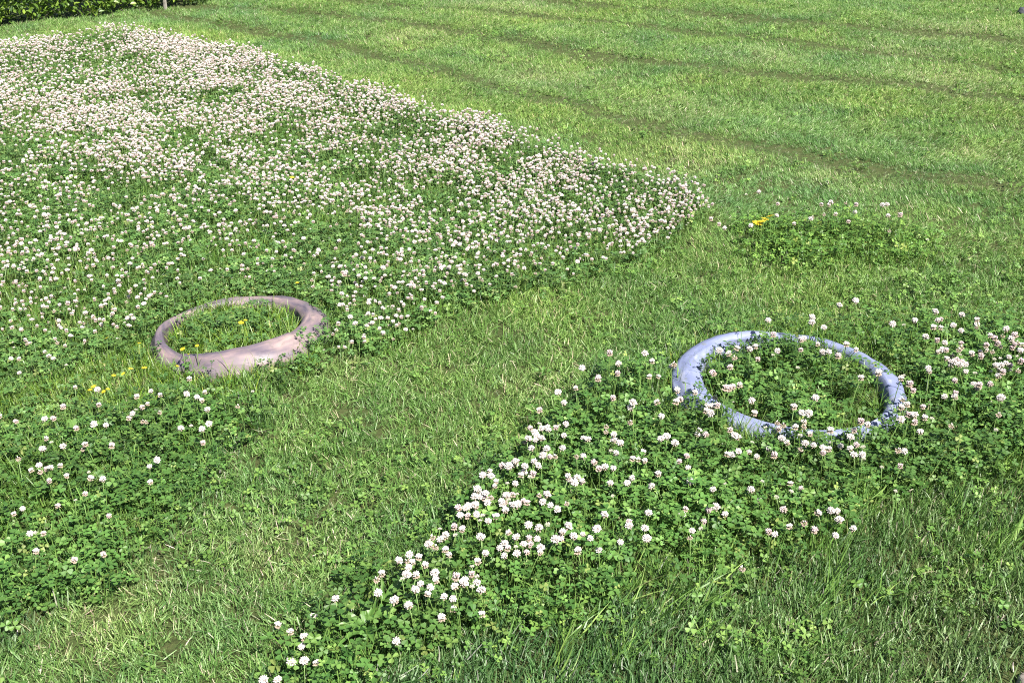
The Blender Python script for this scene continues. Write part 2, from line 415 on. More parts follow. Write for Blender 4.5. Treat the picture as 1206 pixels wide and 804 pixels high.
# ------------------------------------------------------------------ hedge behind the meadow
HL0, HL1, HH, HD = -3.6, 5.2, 1.25, 0.62
hedge = empty('hedge', (float(HEDGE_A[0]), float(HEDGE_A[1]), 0))
tag(hedge, 'dense clipped leafy green hedge behind the clover meadow', 'hedge')
def hpt(s, d, z): return np.array([hd[0] * s + hn[0] * d, hd[1] * s + hn[1] * d, z])
hv, hf, hs = [], [], []
NL = 46000
for k in range(NL):
    s = rnd.uniform(HL0, HL1)
    z = 0.03 + (HH - 0.03) * rnd.random() ** 1.35
    bulge = -0.08 + 0.05 * math.sin(2.3 * s + 1) + 0.05 * math.sin(6.1 * s + 5 * z) + 0.05 * math.sin(14 * s - 9 * z)
    depth = abs(rnd.gauss(0, 0.10))
    undercut = 0.09 * max(0, (0.10 - z) / 0.10)
    side = rnd.random()
    if side < 0.55: d = bulge + depth + undercut
    elif side < 0.75: d = HD - bulge - depth
    else:
        d = rnd.uniform(0, HD); z = HH + 0.5 * bulge - depth
    if z < 0.06 and rnd.random() < 0.6: continue
    c = hpt(s, d, z)
    L_ = rnd.uniform(0.035, 0.06); W_ = L_ * rnd.uniform(0.5, 0.65)
    R_ = Euler((rnd.uniform(-1.2, 0.9) + 0.5, rnd.uniform(-.7, .7), rnd.uniform(0, 6.28))).to_matrix()
    b0 = len(hv)
    for (px, py, pz) in ((0, -.5, 0), (.42, -.12, .12), (.34, .25, .10), (0, .55, -.08), (-.34, .25, .10), (-.42, -.12, .12)):
        hv.append(c + np.array(R_ @ Vector((px * W_ * 1.1, py * L_, pz * L_))))
    hf += [(b0, b0 + 1, b0 + 2, b0 + 3), (b0, b0 + 3, b0 + 4, b0 + 5)]
    hs += [min(1, max(0, rnd.gauss(0.5, 0.25)))] * 6
fol = mesh_obj('foliage', hv, hf, M_HEDGE, hedge, attrs={'shade': hs}); fol['kind'] = 'stuff'
def tube(path, radii, n=6):
    vs, fs = [], []
    for i, (p, r) in enumerate(zip(path, radii)):
        d = Vector(path[min(i + 1, len(path) - 1)]) - Vector(path[max(i - 1, 0)])
        q = d.to_track_quat('Z', 'Y')
        for k in range(n):
            t = 2 * math.pi * k / n
            vs.append(tuple(Vector(p) + q @ Vector((r * math.cos(t), r * math.sin(t), 0))))
    for i in range(len(path) - 1):
        for k in range(n):
            k2 = (k + 1) % n
            fs.append((i * n + k, i * n + k2, (i + 1) * n + k2, (i + 1) * n + k))
    fs.append(tuple(range(n))[::-1]); fs.append(tuple((len(path) - 1) * n + k for k in range(n)))
    return vs, fs
for k in range(22):
    s = HL0 + 0.2 + k * 0.4 + rnd.uniform(-.08, .08)
    d = 0.3 + rnd.uniform(-.06, .06)
    pth = [tuple(hpt(s + 0.02 * i * rnd.uniform(-1, 1), d + 0.02 * i * rnd.uniform(-1, 1), -0.05 + 0.26 * i)) for i in range(5)]
    vs, fs = tube(pth, [0.024, 0.02, 0.017, 0.013, 0.007])
    mesh_obj('trunk', vs, fs, M_BARK, hedge, smooth_shade=True)
sp = tuple(HEDGE_A + hd * 1.42 - hn * .08)
vs, fs = tube([(0, 0, -0.1), (0.004, 0.0, 0.2), (0.0, 0.004, 0.5), (0.01, 0.0, 0.78)], [0.017, 0.016, 0.015, 0.014], 8)
stake = mesh_obj('wooden_stake', vs, fs, M_STAKE)
stake.location = (sp[0], sp[1], float(gz(*sp)))
tag(stake, 'grey weathered wooden stake standing at the foot of the hedge', 'stake')

# ------------------------------------------------------------------ stones
def stone(name, at, size, mat, label, seed, zoff):
    r = random.Random(seed)
    bm = bmesh.new(); bmesh.ops.create_icosphere(bm, subdivisions=3, radius=1)
    ph = [r.uniform(0, 6) for _ in range(6)]
    for v in bm.verts:
        c = v.co
        f = 1 + .13 * math.sin(2.1 * c.x + ph[0] + 1.7 * c.y) + .10 * math.sin(3.7 * c.y + ph[1] - 2 * c.z) + .05 * math.sin(7 * c.x + ph[2] + 5 * c.z)
        c *= f
        c.z = max(-.6, min(.75, c.z))
        v.co = Vector((c.x * size[0], c.y * size[1], c.z * size[2]))
    me = bpy.data.meshes.new(name); bm.to_mesh(me); bm.free(); me.materials.append(mat)
    me.polygons.foreach_set('use_smooth', [True] * len(me.polygons))
    o = bpy.data.objects.new(name, me); COL.objects.link(o)
    o.location = (at[0], at[1], float(gz(*at)) + zoff); o.rotation_euler = (0, 0, r.uniform(0, 6))
    return tag(o, label, 'stone')
stone('stone', P(1208, 14, .02), (0.07, 0.05, 0.045), M_STONE, 'small dark slate grey stone lying on the mown lawn', 3, 0.02)
stone('stone', P(1228, 808), (0.05, 0.04, 0.02), M_PALE, 'pale flat stone in the bare dry soil at the lawn edge', 5, 0.005)

# ------------------------------------------------------------------ plant pieces
def blade(vs, fs, sh, base, az, h, wd, lean, curl, shade, segs=3, cut=0.0, twist=0.0):
    b0 = len(vs)
    d = np.array([math.cos(az), math.sin(az), 0]); s = np.array([-math.sin(az + twist), math.cos(az + twist), 0])
    p = np.array([base[0], base[1], base[2] if len(base) > 2 else -0.004]); ang = lean
    for i in range(segs + 1):
        t = i / segs
        ww = wd * (1 - t ** 2.2) * (1 - cut) + wd * cut * (1 - 0.35 * t)
        if i < segs or cut > 0:
            vs.append(p - s * ww / 2 + np.array([0, 0, wd * 0.12])); vs.append(p + s * ww / 2 + np.array([0, 0, wd * 0.12]))
            sh += [shade, shade]
        else:
            vs.append(p.copy()); sh.append(shade)
        p = p + (d * math.sin(ang) + np.array([0, 0, math.cos(ang)])) * h / segs
        ang += curl / segs
    for i in range(segs):
        a = b0 + 2 * i
        if i < segs - 1 or cut > 0: fs.append((a, a + 1, a + 3, a + 2))
        else: fs.append((a, a + 1, a + 2))

PROTO = {}
def proto_col(name, objs):
    c = bpy.data.collections.new(name)
    for o in objs: c.objects.link(o)
    PROTO[name] = c

def grass_protos(name, nvar, nb, hr, wr, rad, lean, curl, cut, mat, dry):
    out = []
    for v in range(nvar):
        vs, fs, sh = [], [], []
        for k in range(nb):
            r = rad * math.sqrt(rnd.random()); a = rnd.uniform(0, 6.283)
            az = rnd.uniform(0, 6.283)
            sd = min(0.9, max(0, rnd.gauss(0.45, 0.22)))
            if rnd.random() < dry: sd = rnd.uniform(0.92, 1.0)
            c = cut if rnd.random() < 0.75 else 0.0
            blade(vs, fs, sh, (r * math.cos(a), r * math.sin(a)), az, rnd.uniform(*hr), rnd.uniform(*wr),
                  abs(rnd.gauss(lean, 0.25)), rnd.gauss(curl, 0.4), sd, 3 if hr[1] < .07 else 5, c, rnd.uniform(-.8, .8))
        out.append(mesh_obj('%s_%02d' % (name, v), vs, fs, mat, attrs={'shade': sh}, link=False))
    proto_col(name, out)
grass_protos('lawn_tuft', 16, 30, (0.015, 0.042), (0.0016, 0.0033), 0.036, 0.45, 0.5, 0.7, M_LAWN, 0.045)
grass_protos('long_tuft', 12, 10, (0.06, 0.17), (0.0022, 0.0050), 0.03, 0.28, 0.8, 0.0, M_TALL, 0.06)
grass_protos('straw_bits', 8, 3, (0.02, 0.055), (0.0012, 0.0024), 0.03, 1.45, 0.15, 0.0, M_STRAW, 0.0)

def clover_leaf(vs, fs, sh, base, top, nrm_az, tilt, size, shade):
    base = Vector(base); top = Vector(top)
    # leafstalk
    d = (top - base); side = Vector((-d.y, d.x, 0)); side = side.normalized() if side.length > 1e-6 else Vector((1, 0, 0))
    up = d.normalized().cross(side).normalized(); w_ = 0.0007
    b0 = len(vs)
    mid = base.lerp(top, .55) + Vector((0, 0, .004))
    for p in (base, mid, top):
        vs.extend([p - side * w_, p + side * w_]); sh += [0.8, 0.8]
    fs += [(b0, b0 + 1, b0 + 3, b0 + 2), (b0 + 2, b0 + 3, b0 + 5, b0 + 4)]
    R_ = Matrix.Rotation(nrm_az, 3, 'Z') @ Matrix.Rotation(tilt, 3, 'Y')
    off = rnd.uniform(0, 6.28)
    fold = rnd.uniform(0.05, 0.3); droop = rnd.uniform(-.15, .2)
    for j in range(3):
        a = off + j * 2.094 + rnd.uniform(-.12, .12)
        ca, sa = math.cos(a), math.sin(a)
        b0 = len(vs); s2 = size * rnd.uniform(.9, 1.1)
        for (lx, ly) in ((0.04, 0), (.38, .30), (.72, .46), (.97, .30), (.90, 0), (.97, -.30), (.72, -.46), (.38, -.30)):
            z = fold * abs(ly) - droop * lx * lx
            p = Vector((s2 * (lx * ca - ly * sa), s2 * (lx * sa + ly * ca), s2 * z))
            vs.append(top + R_ @ p); sh.append(shade)
        fs += [(b0, b0 + 1, b0 + 2, b0 + 3, b0 + 4), (b0, b0 + 4, b0 + 5, b0 + 6, b0 + 7)]
def clover_protos(name, nvar, nl, hr, rad, sr):
    out = []
    for v in range(nvar):
        vs, fs, sh = [], [], []
        for k in range(nl):
            a = rnd.uniform(0, 6.283); r = rad * math.sqrt(rnd.random())
            h = rnd.uniform(*hr)
            top = (r * math.cos(a), r * math.sin(a), h)
            bs = (r * .4 * math.cos(a) + rnd.uniform(-.01, .01), r * .4 * math.sin(a) + rnd.uniform(-.01, .01), -0.004)
            clover_leaf(vs, fs, sh, bs, top, rnd.uniform(0, 6.28), abs(rnd.gauss(0, 0.55)), rnd.uniform(*sr), min(1, max(0, rnd.gauss(.5, .22))))
        out.append(mesh_obj('%s_%02d' % (name, v), vs, fs, M_CLOVER, attrs={'shade': sh}, link=False))
    proto_col(name, out)
clover_protos('clover_tuft', 14, 12, (0.02, 0.088), 0.05, (0.0065, 0.0140))
clover_protos('clover_low', 8, 8, (0.012, 0.036), 0.05, (0.006, 0.0115))

# clover flower heads: florets packed round a ball, the lowest ones faded and drooping
def head_geo(R, n, kind, seed):
    r = random.Random(seed); vs, fs, col = [], [], []
    pmax = {0: 1.9, 1: 2.1, 2: 1.5, 3: 1.3, 4: 2.2}[kind]
    for k in range(n):
        t = (k + .5) / n
        ph = math.acos(1 - t * (1 - math.cos(pmax))); th = k * 2.39996 + r.uniform(-.2, .2)
        ph += r.uniform(-.1, .1)
        dirv = Vector((math.sin(ph) * math.cos(th), math.sin(ph) * math.sin(th), math.cos(ph)))
        faded = kind == 1 and ph > 1.35 or kind == 2 and ph > 1.2 or (kind == 0 and ph > 1.75) or (kind == 4 and ph > .5)
        if faded: dirv = (dirv + Vector((0, 0, -.7))).normalized()
        R2 = R * .95 * r.uniform(.78, 1.12) * (0.85 if kind == 3 and ph < .6 else 1)
        sd = dirv.cross(Vector((0, 0, 1)) if abs(dirv.z) < .95 else Vector((1, 0, 0))).normalized(); up = dirv.cross(sd)
        wd = R * (0.17 if kind != 3 else 0.12) * r.uniform(.85, 1.15)
        base, midp, tip = dirv * R * .2, dirv * R2 * .68, dirv * R2 * 1.0 + Vector((0, 0, R * .05))
        b0 = len(vs)
        vs.append(base)
        for j in range(4):
            a = j * math.pi / 2
            vs.append(midp + sd * wd * math.cos(a) + up * wd * 1.15 * math.sin(a))
        for j in range(4):
            a = j * math.pi / 2
            vs.append(tip + (sd * math.cos(a) + up * math.sin(a)) * wd * .55)
        for j in range(4):
            j2 = (j + 1) % 4
            fs.append((b0, b0 + 1 + j2, b0 + 1 + j)); fs.append((b0 + 1 + j, b0 + 1 + j2, b0 + 5 + j2, b0 + 5 + j))
        fs.append((b0 + 5, b0 + 6, b0 + 7, b0 + 8))
        if faded: cb, cm, ct = (.15, .11, .07), (.33, .26, .20), (.42, .35, .28)
        elif kind == 1: cb, cm, ct = (.17, .10, .10), (.45, .335, .34), (.64, .54, .54)
        elif kind == 3: cb, cm, ct = (.16, .21, .08), (.42, .43, .30), (.58, .56, .48)
        else: cb, cm, ct = (.19, .14, .12), (.50, .44, .41), (.70, .655, .62)
        g = r.uniform(.88, 1.06)
        for c_, m_ in ((cb, 1), (cm, 4), (ct, 4)):
            col += [tuple(min(.85, x * g) for x in c_)] * m_
    return [tuple(v) for v in vs], fs, col
def stem_geo(H, bend, az, r0=0.0011):
    pth = []
    for i in range(5):
        t = i / 4
        pth.append((bend * t * t * math.cos(az), bend * t * t * math.sin(az), -0.012 + (H + .012) * t))
    return (*tube(pth, [r0 * 1.2, r0 * 1.1, r0, r0, r0], 5), pth[-1])
FL = []          # variants: (head mesh, stem mesh, tip)
fobj = []
SPECS = [(0.0112, 46, 0, .105, .015), (0.0118, 46, 0, .125, .025), (0.0105, 42, 1, .11, .02), (0.0112, 44, 1, .13, .01), (0.0100, 36, 2, .10, .03), (0.0078, 30, 3, .085, .015), (0.0120, 50, 0, .135, .03), (0.0108, 42, 2, .12, .02), (0.0098, 34, 4, .10, .03)]
for k, (R, n, kd, H, bend) in enumerate(SPECS):
    hvs, hfs, hcol = head_geo(R * .86, n, kd, 40 + k)
    az = rnd.uniform(0, 6.28)
    svs, sfs, tip = stem_geo(H, bend, az)
    hm = mesh_obj('flower_head', hvs, hfs, M_PETAL, attrs={'col': hcol}, link=False)
    sm = mesh_obj('stem', svs, sfs, M_STEM, smooth_shade=True, link=False)
    FL.append((hm.data, sm.data, tip))
    n0 = len(hvs)
    allv = [tuple(np.array(v) + np.array(tip)) for v in hvs] + list(svs)
    allf = hfs + [tuple(i + n0 for i in f) for f in sfs]
    fobj.append(mesh_obj('clover_flower_%02d' % k, allv, allf, [M_PETAL, M_STEM], fmat=[0] * len(hfs) + [1] * len(sfs),
                         attrs={'col': hcol + [(.1, .17, .04)] * len(svs)}, link=False))
proto_col('clover_flower', fobj)

# ------------------------------------------------------------------ scattering (stuff)
def gn_instancer(cname):
    ng = bpy.data.node_groups.new('scatter_' + cname, 'GeometryNodeTree')
    ng.interface.new_socket('Geometry', in_out='INPUT', socket_type='NodeSocketGeometry')
    ng.interface.new_socket('Geometry', in_out='OUTPUT', socket_type='NodeSocketGeometry')
    N, L = ng.nodes, ng.links
    gi = N.new('NodeGroupInput'); go = N.new('NodeGroupOutput')
    ci = N.new('GeometryNodeCollectionInfo'); ci.inputs['Collection'].default_value = PROTO[cname]
    ci.inputs['Separate Children'].default_value = True; ci.inputs['Reset Children'].default_value = True
    ip = N.new('GeometryNodeInstanceOnPoints'); ip.inputs['Pick Instance'].default_value = True
    def na(nm, t):
        n = N.new('GeometryNodeInputNamedAttribute'); n.data_type = t; n.inputs['Name'].default_value = nm; return n.outputs['Attribute']
    L.new(gi.outputs[0], ip.inputs['Points']); L.new(ci.outputs[0], ip.inputs['Instance'])
    L.new(na('pick', 'INT'), ip.inputs['Instance Index'])
    L.new(na('rot', 'FLOAT_VECTOR'), ip.inputs['Rotation'])
    L.new(na('size', 'FLOAT_VECTOR'), ip.inputs['Scale'])
    L.new(ip.outputs[0], go.inputs[0])
    return ng
GN = {}
def scatter(name, cname, x, y, yaw, lean_az, lean, size, tint, z=None):
    n = len(x)
    if n == 0: return None
    if cname not in GN: GN[cname] = gn_instancer(cname)
    # rotation = lean about a horizontal axis after turning by yaw
    ax = np.c_[-np.sin(lean_az), np.cos(lean_az), np.zeros(n)]
    c, s = np.cos(lean), np.sin(lean)
    K = np.zeros((n, 3, 3))
    K[:, 0, 1] = -ax[:, 2]; K[:, 0, 2] = ax[:, 1]; K[:, 1, 0] = ax[:, 2]; K[:, 1, 2] = -ax[:, 0]; K[:, 2, 0] = -ax[:, 1]; K[:, 2, 1] = ax[:, 0]
    Rm = np.eye(3)[None] + s[:, None, None] * K + (1 - c)[:, None, None] * (K @ K)
    Rz = np.zeros((n, 3, 3)); Rz[:, 0, 0] = np.cos(yaw); Rz[:, 0, 1] = -np.sin(yaw); Rz[:, 1, 0] = np.sin(yaw); Rz[:, 1, 1] = np.cos(yaw); Rz[:, 2, 2] = 1
    M = Rm @ Rz
    eu = np.c_[np.arctan2(M[:, 2, 1], M[:, 2, 2]), -np.arcsin(np.clip(M[:, 2, 0], -1, 1)), np.arctan2(M[:, 1, 0], M[:, 0, 0])]
    zz = gz(x, y) if z is None else z
    me = bpy.data.meshes.new(name)
    me.vertices.add(n); me.vertices.foreach_set('co', np.c_[x, y, zz].astype(np.float32).ravel())
    a = me.attributes.new('rot', 'FLOAT_VECTOR', 'POINT'); a.data.foreach_set('vector', eu.astype(np.float32).ravel())
    size = np.asarray(size, float)
    if size.ndim == 1: size = np.c_[size, size, size]
    a = me.attributes.new('size', 'FLOAT_VECTOR', 'POINT'); a.data.foreach_set('vector', size.astype(np.float32).ravel())
    a = me.attributes.new('pick', 'INT', 'POINT'); a.data.foreach_set('value', rng.integers(0, 1000, n).astype(np.int32) % len(PROTO[cname].objects))
    a = me.attributes.new('tint', 'FLOAT_COLOR', 'POINT'); a.data.foreach_set('color', np.c_[tint, np.ones(n)].astype(np.float32).ravel())
    me.update()
    o = bpy.data.objects.new(name, me); COL.objects.link(o)
    md = o.modifiers.new('scatter', 'NODES'); md.node_group = GN[cname]
    return o

def region(density, ymax=13.5, ymin=1.35, margin=0.9):
    """random ground places in front of the camera, `density` per square metre"""
    xm = 0.47 * (ymax * CP + CAM_H * SP) + margin
    n = int(density * 2 * xm * (ymax - ymin))
    x = rng.uniform(-xm, xm, n); y = rng.uniform(ymin, ymax, n)
    k = (np.abs(x) < 0.47 * (y * CP + CAM_H * SP) + margin) & ~beyond_hedge(x, y)
    return x[k], y[k]

def zones(x, y):
    z = np.zeros(len(x), int)                       # 0: upper / right lawn
    z[in_zone(x, y, Z_PATH, .05)] = 1
    lower = (y < 3.25) & (z == 0)
    z[lower] = 2                                    # lower lawn
    z[in_zone(x, y, Z_MEADOW, .03, .02)] = 3
    z[in_zone(x, y, Z_LEFTPATCH, .06, .035)] = 4
    z[in_zone(x, y, Z_BLUE, .05, .03)] = 5
    z[in_zone(x, y, Z_STRIP, .06, .06)] = 6
    z[in_zone(x, y, Z_LEFTRING, .05) & (z != 3)] = 7
    z[ring_d(x, y, MAUVE_C) < MAUVE_R] = 7
    z[ring_d(x, y, BLUE_C) < BLUE_R] = 5
    return z

def lawn_tint(x, y):
    n1 = fbm(x, y, 1.3, 3, 5.0); n2 = fbm(x, y, 5.0, 3, 9.0); dr = dryness(x, y)
    base = np.c_[0.93 + 0.5 * (n1 - .5) + .75 * (n2 - .5), 0.98 + .25 * (n1 - .5) + .55 * (n2 - .5), 0.95 - .3 * (n1 - .5) + .4 * (n2 - .5)]
    d = dr[:, None]
    return np.clip(base * (1 - d) + np.array([1.75, 1.35, 1.9]) * d, .3, 2.5)

# --- mown grass
x, y = region(1900)
z = zones(x, y)
far = smooth(5, 9, y)
keep = ~on_rings(x, y) & (rng.random(len(x)) < 1 - 0.30 * far)
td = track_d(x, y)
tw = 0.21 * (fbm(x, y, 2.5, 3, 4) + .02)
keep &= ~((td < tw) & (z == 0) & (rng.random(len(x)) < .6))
keep &= (z < 3) | (rng.random(len(x)) < .5)
soil = inpoly(*jit(x, y, .06), Z_SOIL)
keep &= ~(soil & (rng.random(len(x)) < .85))
bald = fbm(x, y, 9.0, 2, 31.0)
keep &= ~((bald > .72) & (z < 3) & (rng.random(len(x)) < .2))
names = {0: ('grass', 'short mown grass with mower tracks across the upper lawn'),
         1: ('grass', 'short pale mown grass of the strip between the two clover patches'),
         2: ('grass', 'darker mown grass of the lower lawn below the blue ring'),
         3: ('grass', 'short grass at the foot of the clover and long grass')}
allx, ally, allz, alltd = x, y, z, td
TY = [T for T in TRACKS]
def band(X, Y):
    b = np.zeros(len(X), int)
    for T in TY:
        o = np.argsort(T[:, 0]); b += (Y > np.interp(X, T[o, 0], T[o, 1])).astype(int)
    return b
for zone in (0, 1, 2, 3):
    k = keep & ((z == zone) if zone < 3 else (z >= 3))
    X, Y = x[k], y[k]; n = len(X)
    # the grass lies over alternately from one mower pass to the next
    s_ = X * 0.57 + Y * 0.82
    la = np.where((band(X, Y) + (np.sin(s_ * math.pi / 0.5) > 0.3)) % 2 == 0, 2.35, -0.8) + rng.normal(0, .35, n)
    ln = np.clip(rng.normal(.85 if zone == 0 else .2, .2, n), 0, .8)
    if zone == 2:
        la = np.full(n, 0.9) + rng.normal(0, .7, n); ln = np.clip(rng.normal(.35, .25, n), 0, .9)
    sz = rng.uniform(.75, 1.2, n) * (1 + .10 * smooth(5, 9, Y))
    sz *= {0: .72, 1: 0.9, 2: 1.08, 3: 1.1}[zone]
    sz *= 1 - .35 * (track_d(X, Y) < .11) * (zone == 0)
    t = lawn_tint(X, Y)
    if zone == 0: t = t * np.array([1.66, 1.52, 1.9])
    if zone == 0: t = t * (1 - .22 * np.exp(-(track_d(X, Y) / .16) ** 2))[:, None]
    if zone == 2: t = t * np.array([0.90, 0.91, 1.25])
    if zone == 1: t = t * np.array([1.36, 1.28, 1.5])
    if zone == 1: la = rng.uniform(0, 6.28, n); ln = np.clip(rng.normal(.45, .3, n), 0, 1.1)
    t *= rng.uniform(.8, 1.2, n)[:, None]
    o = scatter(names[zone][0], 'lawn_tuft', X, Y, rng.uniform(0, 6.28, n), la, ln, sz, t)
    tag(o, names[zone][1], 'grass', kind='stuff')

# --- low clover and weeds growing through the mown turf
x, y = region(440)
z = zones(x, y); k = (z < 3) & ~on_rings(x, y)
d = fbm(x, y, 2.2, 3, 21.0); d2 = np.where(z == 1, .72, np.where(z == 2, .5, .16))
k &= rng.random(len(x)) < np.clip((d - .30) * 2.4, 0.05, 1) * d2
x, y = x[k], y[k]; n = len(x)
t = np.clip(1.15 + .5 * (fbm(x, y, 4, 2, 2.)[:, None] - .5) + rng.normal(0, .12, (n, 1)), .6, 1.8) * np.array([1.15, 1.05, 1.0])
o = scatter('clover_leaves', 'clover_low', x, y, rng.uniform(0, 6.28, n), rng.uniform(0, 6.28, n), np.abs(rng.normal(0, .15, n)), rng.uniform(.8, 1.25, n), t)
tag(o, 'small low clover leaves growing through the mown grass', 'clover', kind='stuff')

# --- dry clippings
x, y = region(150)
z = zones(x, y); td = track_d(x, y)
k = (z < 3) & ~on_rings(x, y) & (rng.random(len(x)) < np.clip(.15 + np.where(z == 0, .4, 0) + 1.6 * dryness(x, y) + .9 * (fbm(x, y, 3, 2, 8.) - .5) + np.where((td < .07) & (z == 0), .5, 0) + np.where(inpoly(x, y, Z_SOIL), 1, 0), 0, 1))
x, y = x[k], y[k]; n = len(x)
o = scatter('straw', 'straw_bits', x, y, rng.uniform(0, 6.28, n), rng.uniform(0, 6.28, n), np.abs(rng.normal(0, .12, n)), rng.uniform(.45, 1.0, n), np.ones((n, 3)) * rng.uniform(.6, 1.0, (n, 1)), z=gz(x, y) + rng.uniform(.008, .03, n))
tag(o, 'pale dry clippings scattered over the mown grass', 'straw', kind='stuff')

# --- clover leaves, one body of leaves for each patch
x, y = region(1150)
z = zones(x, y); ok = ~on_rings(x, y) & ~((ring_d(x, y, BLUE_C) < BLUE_R + .085) & (ring_d(x, y, BLUE_C) > BLUE_R - .07) & (rng.random(len(x)) < np.where(y < BLUE_C[1] - .16, .2, np.where(y > BLUE_C[1] + .2, .5, .93))))
for pu, pv in ((432, 742), (452, 708)):
    ok &= ring_d(x, y, P(pu, pv, .02)) > .05 + .05 * rng.random(len(x))
inb = ring_d(x, y, BLUE_C) < BLUE_R - .04
PATCH = {3: ('green clover leaves under the flowers of the wide meadow', .62, .72), 4: ('dark green clover leaves of the patch beside the mown strip, below the mauve ring', .7, .85),
         5: ('lush clover leaves of the patch around and inside the blue ring', .85, .95), 6: ('low clover leaves of the narrow tuft of flowers in the mown lawn', .85, .9), 7: ('sparse clover leaves among the long grass at the mauve ring', .2, .7)}
for zone, (lab, den, hs_) in PATCH.items():
    lush = fbm(x, y, 4.5, 3, 40.0 + zone)
    k = ok & (z == zone) & (rng.random(len(x)) < den * np.clip(.6 + 2.2 * (lush - .42), .2, 1))
    X, Y = x[k], y[k]; n = len(X)
    t = np.clip(1.0 + .7 * (fbm(X, Y, 5, 2, 2.)[:, None] - .5) + rng.normal(0, .13, (n, 1)), .55, 1.7) * np.array([1.0, 1.0, 1.0])
    if zone in (3, 7): t *= np.array([1.08, 1.02, 1.2])
    sx = rng.uniform(.85, 1.2, n) * {3: .9, 4: 1.02, 5: 1.08, 6: .9, 7: 1.0}[zone]
    if zone == 6: t *= np.array([1.25, 1.2, 1.0])
    o = scatter('clover_leaves', 'clover_tuft', X, Y, rng.uniform(0, 6.28, n), rng.uniform(0, 6.28, n), np.abs(rng.normal(0, .16, n)), np.c_[sx, sx, sx * hs_ / {3: .9, 4: 1.02, 5: 1.08, 6: .9, 7: 1.0}[zone] * rng.uniform(.75, 1.15, n)], t)
    tag(o, lab, 'clover', kind='stuff')

# --- long grass
x, y = region(560)
z = zones(x, y); ok = ~on_rings(x, y)
dm, db = ring_d(x, y, MAUVE_C), ring_d(x, y, BLUE_C)
LONG = {3: ('blades of grass standing among the meadow clover', .7, .6), 4: ('long grass blades in the clover patch below the mauve ring', .55, .7), 5: ('long grass blades rising through the clover round the blue ring', .6, .65),
        6: ('long grass fringe along the narrow clover tuft in the lawn', .7, .6), 7: ('long yellowish grass round and inside the mauve ring', 1.0, .7)}
for zone, (lab, den, hs_) in LONG.items():
    p = den * np.clip(.5 + 2.2 * (fbm(x, y, 3.1, 3, 60. + zone) - .35), .1, 1.4)
    if zone == 4: p = p + .9 * smooth(-.95, -1.35, x)
    if zone == 7: p = np.where(dm < MAUVE_R + .12, 1.0, p)
    if zone == 5: p = p + .25 * smooth(.12, .0, np.abs(db - BLUE_R)) + .3 * ((y > BLUE_C[1] + .1) & (x < BLUE_C[0] + .5))
    k = ok & (z == zone) & (rng.random(len(x)) < p)
    X, Y = x[k], y[k]; n = len(X)
    t = np.clip(1.0 + .6 * (fbm(X, Y, 3, 2, 12.)[:, None] - .5) + rng.normal(0, .13, (n, 1)), .5, 1.7) * (np.array([1.45, 1.25, .9]) if zone == 7 else np.array([1.0, 1.0, 1.0]))
    s0 = rng.uniform(.6, 1.15, n) * hs_
    if zone == 7: s0 = np.where(ring_d(X, Y, MAUVE_C) < MAUVE_R + .12, s0 * .85, s0 * .85)
    o = scatter('tall_grass', 'long_tuft', X, Y, rng.uniform(0, 6.28, n), rng.uniform(0, 6.28, n), np.abs(rng.normal(0, .2, n)), s0, t)
    tag(o, lab, 'grass', kind='stuff')
# fringe growing hard against the rings
fx, fy, fsz = [], [], []
def fringe(C, Rr, a0, a1, n, s0, s1, sd=.014):
    for k in range(n):
        a = math.radians(rnd.uniform(a0, a1)); r = Rr + rnd.gauss(0, sd)
        fx.append(C[0] + r * math.cos(a)); fy.append(C[1] + r * math.sin(a)); fsz.append(rnd.uniform(s0, s1))
fringe(MAUVE_C, MAUVE_R + .066, -175, -20, 120, .2, .4)
fringe(MAUVE_C, MAUVE_R + .055, -150, -110, 32, .35, .6)
fringe(MAUVE_C, MAUVE_R - .045, 105, 150, 16, .4, .65)
fringe(MAUVE_C, MAUVE_R - .05, -180, 180, 60, .25, .5)
fringe(BLUE_C, BLUE_R + .045, -150, -30, 110, .35, .65)
fringe(BLUE_C, BLUE_R + .045, 40, 200, 60, .35, .7)
fringe(BLUE_C, BLUE_R - .045, 20, 180, 60, .35, .75)
fx, fy, fsz = np.array(fx), np.array(fy), np.array(fsz); n = len(fx)
o = scatter('tall_grass', 'long_tuft', fx, fy, rng.uniform(0, 6.28, n), rng.uniform(0, 6.28, n), np.abs(rng.normal(0, .22, n)), fsz, np.clip(1.15 + rng.normal(0, .15, (n, 1)), .7, 1.6) * np.array([1.2, 1.1, .9]))
tag(o, 'fringe of grass blades growing hard against the two plastic rings', 'grass', kind='stuff')
# long blades laid over at the lower rim of the blue ring's patch and beside it
x, y = region(900, ymax=4.4)
Z_LAID = poly([(700, 690), (800, 640), (950, 610), (1060, 560), (1206, 520), (1350, 520), (1350, 620), (1100, 680), (900, 730), (650, 800), (540, 760)], 0.03)
k = in_zone(x, y, Z_LAID, .06) & (rng.random(len(x)) < np.clip(.3 + 2.2 * (fbm(x, y, 4, 2, 77.) - .4), .05, 1)) & ~on_rings(x, y)
x, y = x[k], y[k]; n = len(x)
t = np.clip(1.2 + rng.normal(0, .25, (n, 1)), .6, 1.9) * np.array([1.1, 1.0, 1.4])
o = scatter('tall_grass', 'long_tuft', x, y, rng.uniform(0, 6.28, n), rng.normal(.85, .3, n), np.clip(rng.normal(.95, .22, n), 0, 1.3), rng.uniform(.5, 1.0, n), t)
tag(o, 'long grass laid over at the lower rim of the clover patch round the blue ring', 'grass', kind='stuff')

